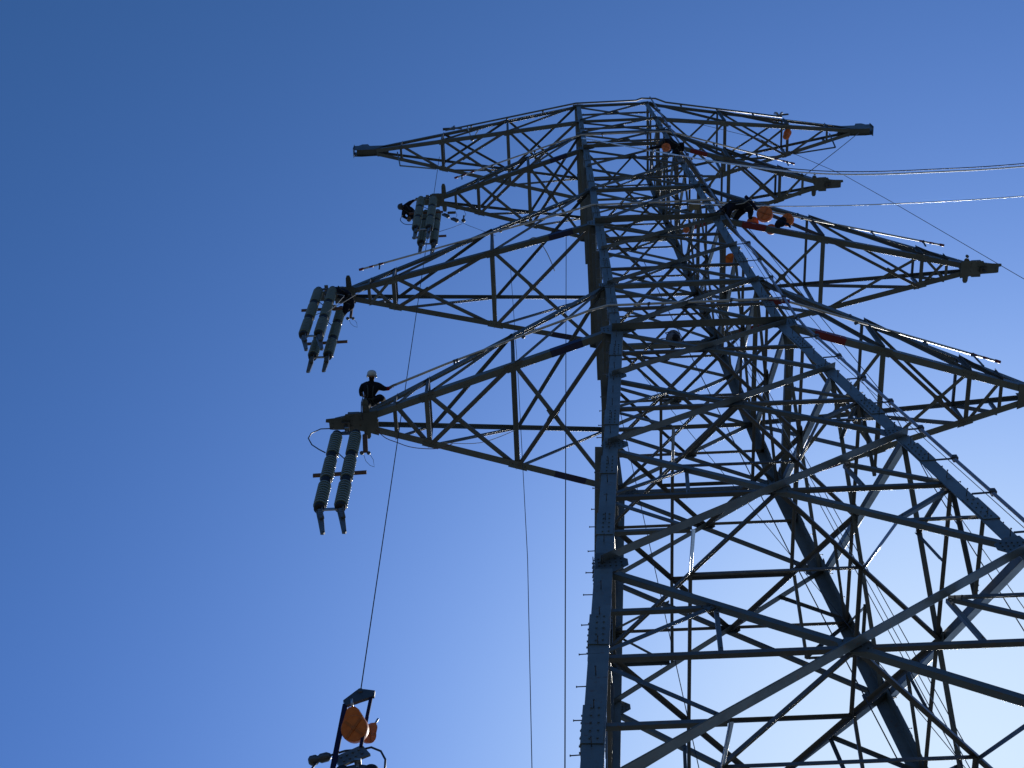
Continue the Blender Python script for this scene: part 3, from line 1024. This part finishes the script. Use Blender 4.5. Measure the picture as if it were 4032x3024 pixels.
# shackles and clamps under the short upper left arm
for k, (p, lab) in enumerate((((-9.85, .6, 73.3), 'dark shackle hanging nearest the insulators under the short upper left arm'),
                              ((-9.52, .6, 73.75), 'dark horizontal clamp close under the chord of the short upper left arm'),
                              ((-9.35, .6, 72.44), 'shackle with a shining edge on the line under the short upper left arm'),
                              ((-8.88, .6, 72.6), 'thin hook hanging furthest right under the short upper left arm'))):
    c = V(*p)
    t = thing('shackle', c, lab, 'shackle', 'shackles under the upper left arm')
    mb = MB()
    if k == 1:
        mb.bar(c - X * .18, c + X * .14, .10, .08)
    elif k == 3:
        mb.bar(c + Z * .35, c - Z * .2, .06, .05)
        mb.ball(c - Z * .3, .09, 8)
    else:
        mb.bar(c + Vector((-.1, 0, .16)), c + Vector((.1, 0, -.16)), .15, .08)
        mb.ball(c + Vector((.08, 0, -.14)), .09, 8)
    mb.build('body', 'bolt', t)
    mb = MB()
    top = Vector((c.x, .6 * .75, 74.0 * .75 + 1.6))
    mb.tube([c, c.lerp(top, .5) + X * .08, top], .008, 5)
    mb.build('lanyard', 'rope', t)

t = thing('bracket_tool', V(-10.2, -1, 86.6), 'small dark clamp tool standing on the topmost left arm', 'tool')
mb = MB()
c = V(-9.75, -1.06, 86.2)
mb.bar(c - X * .45, c + X * .1, .12, .1)
mb.bar(c + X * .02, c + Vector((.06, 0, .5)), .08, .07)
mb.bar(c + Vector((.05, 0, .15)), c + Vector((.42, 0, .02)), .1, .07)
mb.build('body', 'bolt', t)
mb = MB()
mb.tube([c + Vector((.03, -.1, .02)), c + Vector((-.12, -.1, -.32))], .018, 6)
mb.build('handle', 'rope_pale', t)

t = thing('sling', V(-8.5, -1.15, 86.3), 'white V-shaped pair of straps hanging from the topmost left arm', 'sling')
for a, b in (((-8.85, -1.15, 86.3), (-8.56, -1.15, 83.2)), ((-8.02, -1.15, 86.2), (-8.42, -1.15, 83.3))):
    mb = MB()
    mb.bar(V(*a), V(*b), .05, .02)
    mb.build('strap', 'white', t)
mb = MB()
mb.ball(V(-8.5, -1.15, 82.95), .1, 8)
mb.build('buckle', 'bolt', t)

t = thing('small_pulley', V(10.35, -.95, 87.0), 'shiny small pulley standing on the topmost right arm', 'pulley')
mb = MB()
c = V(10.3, -.95, 86.95)
mb.lathe([(.10, -.05), (.12, -.03), (.06, 0), (.12, .03), (.10, .05)], c + Vector((-.08, 0, .02)), Vector((.5, -.6, .5)), 14)
mb.lathe([(.08, -.04), (.08, .04)], c + Vector((.18, 0, .1)), Vector((-.5, -.6, .5)), 12)
mb.build('wheel', 'galv', t)
mb = MB()
mb.bar(c + Vector((-.1, 0, -.28)), c + Vector((.45, 0, -.12)), .1, .06)
mb.build('bracket', 'bolt', t)

mb = MB()
c = V(3.05, -3.05, 48.2)
mb.box(c, .34, .12, .16)
mb.bar(c + X * .1 + Z * .08, c + X * .4 - Z * .05, .1, .1)
tag(mb.build('rail_clamp', M['red']), 'orange-red clamp gripping the pale rail at the near right leg', 'clamp')


# ------------------------------------------------------------------ ropes and wires
def rope(name, pts, r, mt, label, cat, group=None, n=6):
    mb = MB()
    mb.tube(pts, r, n)
    o = mb.build(name, mt)
    return tag(o, label, cat, group)


def sag(a, b, k, drop, off=0):
    a, b = Vector(a), Vector(b)
    return [a.lerp(b, i / k) - Z * drop * 4 * (i / k) * (1 - i / k) for i in range(k + 1)]


rope('hoist_rope', [V(-10.53, 0, 83.6), V(-10.53, 0, 29.75)], .0125, 'rope', 'long hoist rope from the topmost left arm down to the orange load', 'rope')
rope('tag_line', [V(-3.87, -1.85, 62.0), V(-5.62, -2.0, 23.89), V(-6.7, -2.1, -2.1)], .011, 'rope', 'straight thin rope hanging left beside the near left leg to the bottom edge', 'rope')
rope('tag_line', [V(-6.46, -.6, 60.5), V(-6.3, -.6, 48), V(-6.22, -.6, 34.87), V(-6.31, -.6, 25.7), V(-6.7, -.6, -2.1)], .008, 'rope', 'faint thin rope, the leftmost line between the lower arm and the bottom edge', 'rope')
rope('inner_rope', [V(-.92, -2, 57.17), V(.62, -2, 32.03), V(1.24, -2, 23.47), V(2.9, -2, -2.1)], .011, 'rope', 'dark slanting rope crossing the middle of the tower body', 'rope')
rope('inner_rope', [V(-2.07, 0, 51.15), V(1.36, 0, 35.34), V(4.2, 0, 22.3), V(9.5, 0, -2.1)], .008, 'rope', 'shallow slanting thin rope from upper left to lower right inside the body', 'rope')
rope('inner_rope', [V(-2.95, -1.2, 45.0), V(-2.73, -1.2, 24.8), V(-2.5, -1.2, -2.1)], .008, 'rope', 'thin rope just right of the near left leg', 'rope')
dx = (3.37 - 2.99) / (25.87 - 34.13)
for k, lab in ((0, 'left of three parallel ropes hanging down behind the middle leg'), (1, 'middle of three parallel ropes hanging down behind the middle leg'), (2, 'right of three parallel ropes hanging down behind the middle leg')):
    o = (0, .15, .34)[k]
    rope('hand_line', [V(2.99 + o + dx * (62 - 34.13), 0, 62), V(2.99 + o, 0, 34.13), V(3.37 + o, 0, 25.87), V(4.67 + o, 0, -2.1)], .009, 'rope_pale' if k == 1 else 'rope', lab, 'rope', 'three parallel hand lines')
rope('tail_rope', [V(4.9, -.5, 66.1), V(5.9, -.5, 52.6), V(6.43, -.5, 45.2), V(6.2, -.5, 38.6), V(6.25, -.5, 31.8), V(6.4, -.5, -2.1)], .012, 'rope', 'dark rope falling outside the climbing rail on the right', 'rope')
rope('tail_rope', [V(4.6, -.1, 64.0), V(5.75, -.1, 53.5), V(6.3, -.1, 46.0), V(6.6, -.1, 39), V(6.9, -.1, 31), V(7.2, -.1, -2.1)], .009, 'rope', 'thinner rope falling furthest right beyond the climbing rail', 'rope')
for yy, dz in ((0, 0), (.0, .12)):
    pass
w1 = [(-1.806, -2.062, 58.199), (-.896, -2.062, 57.308), (.604, -2.062, 55.805), (3.261, -2.062, 53.329), (5.708, -2.062, 51.612), (7.751, -2.062, 50.963), (10.533, -2.062, 50.894), (13.608, -2.062, 51.13), (22, -2.06, 52.6), (40, -2.06, 57.0)]


def smooth(pts, k=6):
    pts = [Vector(p) for p in pts]
    out = []
    for i in range(len(pts) - 1):
        p0, p1, p2, p3 = pts[max(0, i - 1)], pts[i], pts[i + 1], pts[min(len(pts) - 1, i + 2)]
        for j in range(k):
            t_ = j / k
            out.append(.5 * ((2 * p1) + (p2 - p0) * t_ + (2 * p0 - 5 * p1 + 4 * p2 - p3) * t_ * t_ + (3 * p1 - p0 - 3 * p2 + p3) * t_ ** 3))
    out.append(pts[-1])
    return out


rope('overhead_wire', smooth(w1), .03, 'alu', 'shining silver wire sagging to the right, upper of the two bright wires', 'wire', None, 8)
rope('overhead_wire', smooth([(p[0], p[1] - .09, p[2] + .045) for p in w1[3:]]), .018, 'cable', 'dark wire running just above the upper bright silver wire', 'wire', None, 8)
rope('overhead_wire', smooth([(1.2, -2.21, 47.75), (1.929, -2.212, 47.491), (4.443, -2.212, 46.902), (7.652, -2.212, 46.689), (12.166, -2.212, 46.94), (20, -2.21, 48.2), (38, -2.2, 52.5)]), .019, 'alu', 'thin silver wire leading right, lower of the two bright wires', 'wire', None, 8)
rope('pilot_line', [(2.4, -1.8, 62.3), (2.862, -1.8, 61.818), (5.756, -1.8, 59.177)] and [(2.862, -1.8, 61.5), (5.3, -1.8, 57.9), (7.382, -1.8, 51.9), (8.216, -1.8, 48.13), (9.779, -1.8, 40.496), (11.6, -1.8, 32.0), (17, -1.8, 8), (18.8, -1.8, 0)], .010, 'rope', 'thin line slanting from the tower top down past the right middle arm tip', 'rope')
rope('stay_rope', sag((11.2, 0, 65.5), (6.92, -.6, 56.5), 6, .05), .016, 'cable', 'double dark stay from the topmost right arm tip back to the arm below', 'rope')
rope('slack_cable', smooth([V(*p) for p in [(-11.39, .19, 45.6), (-11.05, .43, 45.4), (-10.66, .62, 45.4), (-10.26, .8, 45.4), (-9.76, .9, 45.4), (-9.2, .94, 45.45), (-8.74, .93, 45.75)]], 3), .011, 'rope_red', 'reddish slack rope looped under the lowest left arm near its tip', 'rope')
rope('slack_cable', smooth([V(*p) for p in [(-9.11, .87, 45.8), (-8.5, 1.0, 45.9), (-7.73, 1.0, 45.9), (-7.05, .8, 45.9), (-6.47, .51, 45.8)]], 3), .009, 'rope_pale', 'pale slack rope sagging under the middle of the lowest left arm', 'rope')
rope('slack_cable', smooth([V(*p) for p in [(-5.6, -2.2, 59.5), (-5.3, -2.25, 59.6), (-4.92, -1.71, 59.6), (-4.66, -1.11, 59.6), (-4.52, -.68, 59.6)]], 3), .014, 'rope_pale', 'curved grey cable hanging below the root of the left middle arm', 'cable')
rope('lead_loop', smooth([V(*p) for p in [(-12.05, .2, 72.4), (-12.12, .2, 71.84), (-12.12, .2, 71.34), (-11.91, .2, 70.74), (-11.67, .2, 70.54), (-11.3, .2, 70.51)]], 3), .014, 'cable', 'dark cable loop hanging under the worker at the short upper left arm', 'cable')
rope('line', [V(-9.71, .6, 73.0), V(-9.05, .6, 71.98), V(-8.53, .6, 71.16), V(-7.2, .6, 69.3)], .008, 'rope', 'thin line running down right from the shackles on the upper left arm', 'rope')
rope('line', [V(-10.14, .6, 70.34), V(-9.41, .6, 71.04), V(-8.94, .6, 71.63)], .009, 'rope', 'short line rising right from the rear upper left insulators', 'rope')

# ------------------------------------------------------------------ people
PEOPLE = {'D': {'pelvis': [-8.731, -0.312, 36.665], 'spine': [-8.724, -0.47, 36.735], 'chest': [-8.711, -0.639, 36.809], 'neck': [-8.678, -0.785, 36.875], 'headb': [-8.671, -0.848, 36.903], 'head': [-8.661, -0.942, 36.919], 'headt': [-8.66, -0.997, 36.966], 'shL': [-8.896, -0.728, 36.826], 'elL': [-8.984, -0.597, 36.759], 'wrL': [-8.958, -0.489, 36.715], 'haL': [-8.91, -0.463, 36.669], 'shR': [-8.474, -0.679, 36.853], 'elR': [-8.352, -0.584, 36.826], 'wrR': [-8.231, -0.591, 36.841], 'haR': [-8.131, -0.639, 36.871], 'hipL': [-8.801, -0.28, 36.643], 'knL': [-8.835, -0.364, 36.305], 'anL': [-8.805, -0.097, 36.644], 'toL': [-8.732, -0.142, 36.507], 'hipR': [-8.663, -0.29, 36.664], 'knR': [-8.415, -0.499, 36.495], 'anR': [-8.38, -0.212, 36.825], 'toR': [-8.313, -0.237, 36.72]}, 'C': {'pelvis': [-10.205, -0.132, 45.536], 'spine': [-10.307, -0.285, 45.578], 'chest': [-10.466, -0.406, 45.519], 'neck': [-10.662, -0.402, 45.491], 'headb': [-10.727, -0.371, 45.455], 'head': [-10.792, -0.332, 45.408], 'headt': [-10.845, -0.303, 45.367], 'shL': [-10.569, -0.427, 45.672], 'elL': [-10.727, -0.246, 45.347], 'wrL': [-10.793, -0.025, 45.259], 'haL': [-10.811, 0.118, 45.205], 'shR': [-10.442, -0.306, 45.407], 'elR': [-10.279, -0.219, 45.237], 'wrR': [-10.459, -0.342, 45.177], 'haR': [-10.542, -0.421, 45.194], 'hipL': [-10.18, -0.052, 45.431], 'knL': [-10.285, 0.177, 45.174], 'anL': [-10.594, 0.549, 45.076], 'toL': [-10.741, 0.612, 44.951], 'hipR': [-10.138, -0.101, 45.614], 'knR': [-10.071, 0.097, 45.311], 'anR': [-10.255, 0.264, 45.468], 'toR': [-10.336, 0.293, 45.366]}, 'B': {'pelvis': [-8.701, 0.288, 56.396], 'spine': [-8.787, 0.196, 56.416], 'chest': [-8.904, 0.08, 56.362], 'neck': [-9.027, -0.006, 56.377], 'headb': [-9.053, -0.029, 56.366], 'head': [-9.105, -0.047, 56.344], 'headt': [-9.149, -0.039, 56.314], 'shL': [-8.926, -0.019, 56.546], 'elL': [-8.769, -0.152, 56.517], 'wrL': [-8.638, -0.214, 56.545], 'haL': [-8.545, -0.244, 56.56], 'shR': [-8.997, 0.151, 56.295], 'elR': [-9.069, 0.272, 56.137], 'wrR': [-8.929, 0.367, 56.12], 'haR': [-8.858, 0.406, 56.114], 'hipL': [-8.667, 0.259, 56.485], 'knL': [-8.781, 0.324, 56.144], 'anL': [-8.864, 0.527, 56.391], 'toL': [-8.897, 0.547, 56.305], 'hipR': [-8.662, 0.322, 56.31], 'knR': [-8.564, 0.354, 56.151], 'anR': [-8.646, 0.558, 56.399], 'toR': [-8.696, 0.551, 56.319]}, 'CR': {'extraA': [2.922, -2.687, 46.686], 'extraB': [3.28, -2.283, 46.426], 'pelvis': [2.965, -2.369, 46.665], 'spine': [2.776, -2.424, 46.712], 'chest': [2.527, -2.386, 46.741], 'neck': [2.332, -2.273, 46.739], 'headb': [2.283, -2.217, 46.729], 'head': [2.203, -2.164, 46.646], 'headt': [2.163, -2.108, 46.636], 'shL': [2.424, -2.297, 46.573], 'elL': [2.331, -2.077, 46.442], 'wrL': [2.386, -1.888, 46.455], 'haL': [2.421, -1.795, 46.421], 'shR': [2.403, -2.346, 46.828], 'elR': [2.129, -2.158, 46.814], 'wrR': [1.915, -2.046, 46.812], 'haR': [1.798, -2.009, 46.818], 'hipL': [3.009, -2.334, 46.568], 'knL': [3.077, -2.247, 46.371], 'anL': [3.083, -1.975, 46.605], 'toL': [3.146, -1.96, 46.51], 'hipR': [2.937, -2.273, 46.72], 'knR': [2.68, -2.09, 46.549], 'anR': [2.551, -1.826, 46.568], 'toR': [2.479, -1.736, 46.472]}, 'BR': {'pelvis': [1.793, -2.148, 55.558], 'spine': [1.673, -2.252, 55.598], 'chest': [1.517, -2.322, 55.633], 'neck': [1.343, -2.375, 55.666], 'headb': [1.291, -2.376, 55.672], 'head': [1.195, -2.37, 55.603], 'headt': [1.142, -2.362, 55.607], 'shL': [1.415, -2.248, 55.51], 'elL': [1.043, -2.246, 55.511], 'wrL': [0.716, -2.165, 55.602], 'haL': [0.574, -2.125, 55.606], 'shR': [1.493, -2.406, 55.735], 'elR': [1.264, -2.393, 55.757], 'wrR': [1.106, -2.361, 55.766], 'haR': [1.035, -2.345, 55.77], 'hipL': [1.8, -2.098, 55.467], 'knL': [1.571, -2.019, 55.318], 'anL': [1.849, -1.925, 55.573], 'toL': [1.786, -1.877, 55.49], 'hipR': [1.855, -2.163, 55.632], 'knR': [1.928, -2.351, 55.514], 'anR': [1.948, -2.078, 55.521], 'toR': [1.903, -2.029, 55.437]}}


def person(key, loc_key, label, helmet='helmet_dark', cuff=False, extras=None, bulk=1.0):
    J = {k: Vector(v) for k, v in PEOPLE[key].items() if not k.startswith('extra')}
    rad = dict(pelvis=.155, spine=.15, chest=.165, neck=.062, headb=.075, head=.098, headt=.085, shL=.085, elL=.062, wrL=.045, haL=.045, shR=.085, elR=.062, wrR=.045, haR=.045,
               hipL=.115, knL=.085, anL=.062, toL=.05, hipR=.115, knR=.085, anR=.062, toR=.05)
    rad = {k: v * (bulk if k not in ('head', 'headt', 'headb', 'neck', 'haL', 'haR', 'wrL', 'wrR') else 1) for k, v in rad.items()}
    links = [('pelvis', 'spine'), ('spine', 'chest'), ('chest', 'neck'), ('neck', 'headb'), ('headb', 'head'), ('head', 'headt'), ('chest', 'shL'), ('shL', 'elL'), ('elL', 'wrL'), ('wrL', 'haL'),
             ('chest', 'shR'), ('shR', 'elR'), ('elR', 'wrR'), ('wrR', 'haR'), ('pelvis', 'hipL'), ('hipL', 'knL'), ('knL', 'anL'), ('anL', 'toL'), ('pelvis', 'hipR'), ('hipR', 'knR'), ('knR', 'anR'), ('anR', 'toR')]
    names = list(J)
    me = bpy.data.meshes.new('skeleton')
    me.from_pydata([tuple(J[n]) for n in names], [(names.index(a), names.index(b)) for a, b in links], [])
    so = bpy.data.objects.new('skeleton', me)
    COL.objects.link(so)
    sk = so.modifiers.new('skin', 'SKIN')
    sk.use_smooth_shade = True
    sd = so.modifiers.new('sub', 'SUBSURF')
    sd.levels = 2
    sd.render_levels = 2
    for i, n in enumerate(names):
        me.skin_vertices[0].data[i].radius = (rad[n], rad[n] * (.85 if n in ('chest', 'spine', 'pelvis') else 1))
        me.skin_vertices[0].data[i].use_root = (n == 'pelvis')
    bpy.context.view_layer.update()
    ev = so.evaluated_get(bpy.context.evaluated_depsgraph_get())
    bm = bmesh.new()
    bm.from_mesh(ev.to_mesh())
    ev.to_mesh_clear()
    bpy.data.objects.remove(so)
    bpy.data.meshes.remove(me)
    # hands: five tapered fingers rooted in the palm
    extra = MB()
    for s_ in 'LR':
        h, w_ = J['ha' + s_], J['wr' + s_]
        d = (h - w_).normalized()
        side = d.orthogonal().normalized()
        nn = d.cross(side)
        for i, (o, ln) in enumerate(((-.030, .062), (-.010, .075), (.010, .080), (.030, .068))):
            b0 = h + side * o + d * .005
            b1 = b0 + d * (.035 + ln * .45) + nn * .01
            b2 = b1 + d * ln * .35 - nn * .025
            b3 = b2 + d * ln * .05 - nn * .03
            extra.tube([b0, b1, b2, b3], [.0115, .0105, .0095, .007], 6)
        b0 = h - d * .02 + side * .03
        extra.tube([b0, b0 + side * .035 + d * .02, b0 + side * .05 + d * .05 - nn * .015], [.014, .012, .009], 6)
    # face: nose, ears
    hd, hb = J['head'], J['headb']
    upv = (J['headt'] - hb).normalized()
    view = (cam.location - hd).normalized()
    fwd = (view - upv * view.dot(upv)).normalized()
    sd_ = upv.cross(fwd)
    extra.tube([hd + fwd * .085 + upv * .01, hd + fwd * .118 - upv * .018, hd + fwd * .105 - upv * .03], [.012, .017, .012], 6)
    for sg in (-1, 1):
        extra.ball(hd + sd_ * sg * .098 - upv * .005, .03, 8, (.6, .8, 1.1))
        extra.ball(hd + fwd * .088 + sd_ * sg * .034 + upv * .014, .013, 8)
    extra.tube([hd + fwd * .093 - upv * .05 - sd_ * .025, hd + fwd * .099 - upv * .052, hd + fwd * .093 - upv * .05 + sd_ * .025], .008, 6)
    vs = [bm.verts.new(p) for p in extra.v]
    for f, sm in zip(extra.f, extra.smooth):
        fc = bm.faces.new([vs[i] for i in f])
        fc.smooth = True
    base = J['pelvis']
    t = thing('person', base, label, 'person')
    me = bpy.data.meshes.new('body')
    for mn in ('cloth', 'skin', 'glove', 'hair'):
        me.materials.append(M[mn])
    for f in bm.faces:
        c = f.calc_center_median()
        f.smooth = True
        if (c - hd).length < .135 and (c - hb).dot(upv) > -.02:
            f.material_index = 3 if (c - hd).dot(upv) < -.035 and (c - hd).dot(fwd) > .0 else 1
        elif min((c - J['haL']).length, (c - J['haR']).length) < .11:
            f.material_index = 2
        elif min((c - J['toL']).length, (c - J['toR']).length) < .1:
            f.material_index = 3
    bm.to_mesh(me)
    bm.free()
    bo = bpy.data.objects.new('body', me)
    COL.objects.link(bo)
    bo.parent = t
    bo.matrix_parent_inverse = t.matrix_world.inverted()
    # helmet
    hm = MB()
    hc = hd + upv * .03
    prof = [(.132, -.005), (.130, .03), (.122, .065), (.104, .098), (.074, .122), (.03, .134), (.004, .136)]
    hm.lathe(prof, hc, upv, 24)
    ho = hm.build('helmet', helmet, t)
    br_ = MB()
    pts = []
    for k in range(20):
        a = 2 * math.pi * k / 20
        rr = .140 + .045 * max(0, math.cos(a)) ** 2
        pts.append(hc + fwd * math.cos(a) * rr + sd_ * math.sin(a) * rr * .93 - upv * .006)
    br_.plate(pts, upv, .012)
    br_.build('brim', helmet, ho)
    for sg in (-1, 1):
        e_ = MB()
        e_.lathe([(.02, 0), (.042, .008), (.044, .03), (.03, .042)], hd + sd_ * sg * .098 + upv * .0, sd_ * sg, 12)
        e_.build('ear_muff', 'helmet' if helmet == 'helmet' else 'bolt', ho)
    # harness
    hn = MB()
    ch, pv, sp = J['chest'], J['pelvis'], J['spine']
    tor = (ch - pv).normalized()
    f2 = (view - tor * view.dot(tor)).normalized()
    s2 = tor.cross(f2)
    for sg in (-1, 1):
        hn.tube([pv + f2 * .15 + s2 * sg * .10, sp + f2 * .158 + s2 * sg * .06, ch + f2 * .168 + s2 * sg * .07, ch + tor * .13 + f2 * .06 + s2 * sg * .10, ch + tor * .06 - f2 * .14 + s2 * sg * .07], .018, 6)
    ring = [pv + tor * .06 + (f2 * math.cos(a) + s2 * math.sin(a)) * .165 for a in [2 * math.pi * k / 16 for k in range(17)]]
    hn.tube(ring, .022, 6)
    for s_ in 'LR':
        hp, kn = J['hip' + s_], J['kn' + s_]
        q = hp.lerp(kn, .35)
        d = (kn - hp).normalized()
        o1 = d.orthogonal().normalized()
        o2 = d.cross(o1)
        hn.tube([q + (o1 * math.cos(a) + o2 * math.sin(a)) * .118 for a in [2 * math.pi * k / 12 for k in range(13)]], .017, 6)
    hn.box(pv + tor * .07 + f2 * .17 + s2 * .1, .07, .07, .09)
    hn.box(pv + tor * .05 + f2 * .17 - s2 * .12, .05, .06, .08)
    hn.build('harness', 'webbing', t)
    # collar and sleeve cuffs
    co = MB()
    nk = J['neck']
    dn_ = (J['headb'] - ch).normalized()
    co.lathe([(.10, -.05), (.088, .0), (.092, .045), (.08, .045)], nk - dn_ * .02, dn_, 16)
    co.build('collar', 'cloth', t)
    for s_ in 'LR':
        cu = MB()
        w_, e_ = J['wr' + s_], J['el' + s_]
        d = (w_ - e_).normalized()
        cu.lathe([(.052, -.10), (.056, -.02), (.052, .02), (.045, .03)], w_, d, 12)
        cu.build('sleeve_cuff', 'cuff' if cuff and s_ == 'R' else 'cloth', t)
    for nm, mt, pts, r_ in (extras or []):
        q = MB()
        q.tube([Vector(p) for p in pts], r_, 6)
        q.build(nm, mt, t)
    return t


PD = {k: Vector(v) for k, v in PEOPLE['D'].items()}
person('D', 'pelvis', 'worker in white helmet sitting on the lowest left arm, hand on the rail', 'helmet', True,
       [('lanyard', 'rope', [PD['haL'] + Z * .02, PD['haL'] + Vector((-.02, .02, -.35)), PD['haL'] + Vector((.0, .1, -.7)), PD['haL'] + Vector((.05, .3, -.9))], .014)], bulk=1.28)
PC = {k: Vector(v) for k, v in PEOPLE['C'].items()}
person('C', 'pelvis', 'worker in black crouching behind the insulators at the middle left arm tip', 'helmet_dark', False,
       [('lanyard', 'rope_pale', [PC['hipL'] + Vector((.5, -.1, .9)), PC['hipL'] + Vector((.35, -.25, .1)), PC['hipL'] + Vector((-.1, -.3, -1.0)), PC['hipL'] + Vector((-.85, -.3, -2.0))], .011),
        ('lanyard', 'rope_pale', [PC['haR'], PC['haR'] + Vector((.35, -.1, -.5)), PC['haR'] + Vector((.1, -.1, -1.6)), PC['haR'] + Vector((-.25, -.1, -2.5))], .009)], bulk=1.3)
person('B', 'pelvis', 'worker in black hunched left of the insulators on the short upper left arm', bulk=1.5)
PR = {k: Vector(v) for k, v in PEOPLE['CR'].items()}
person('CR', 'pelvis', 'worker in black bent over at the near right leg, a white rope round the waist', 'helmet_dark', False,
       [('lanyard', 'rope_pale', [PR['hipR'] + Vector((-.35, -.2, -.25)), PR['hipR'] + Vector((-.1, -.25, -.3)), PR['pelvis'] + Vector((.05, -.25, -.2)), PR['pelvis'] + Vector((.25, -.1, .05))], .016),
        ('tool_strap', 'strap', [PR['extraA'], (PR['extraA'] + PR['extraB']) / 2 + Vector((0, -.03, .03)), PR['extraB']], .055)], bulk=1.3)
person('BR', 'pelvis', 'worker in black crouching high inside the tower body next to an orange drum', bulk=1.25)
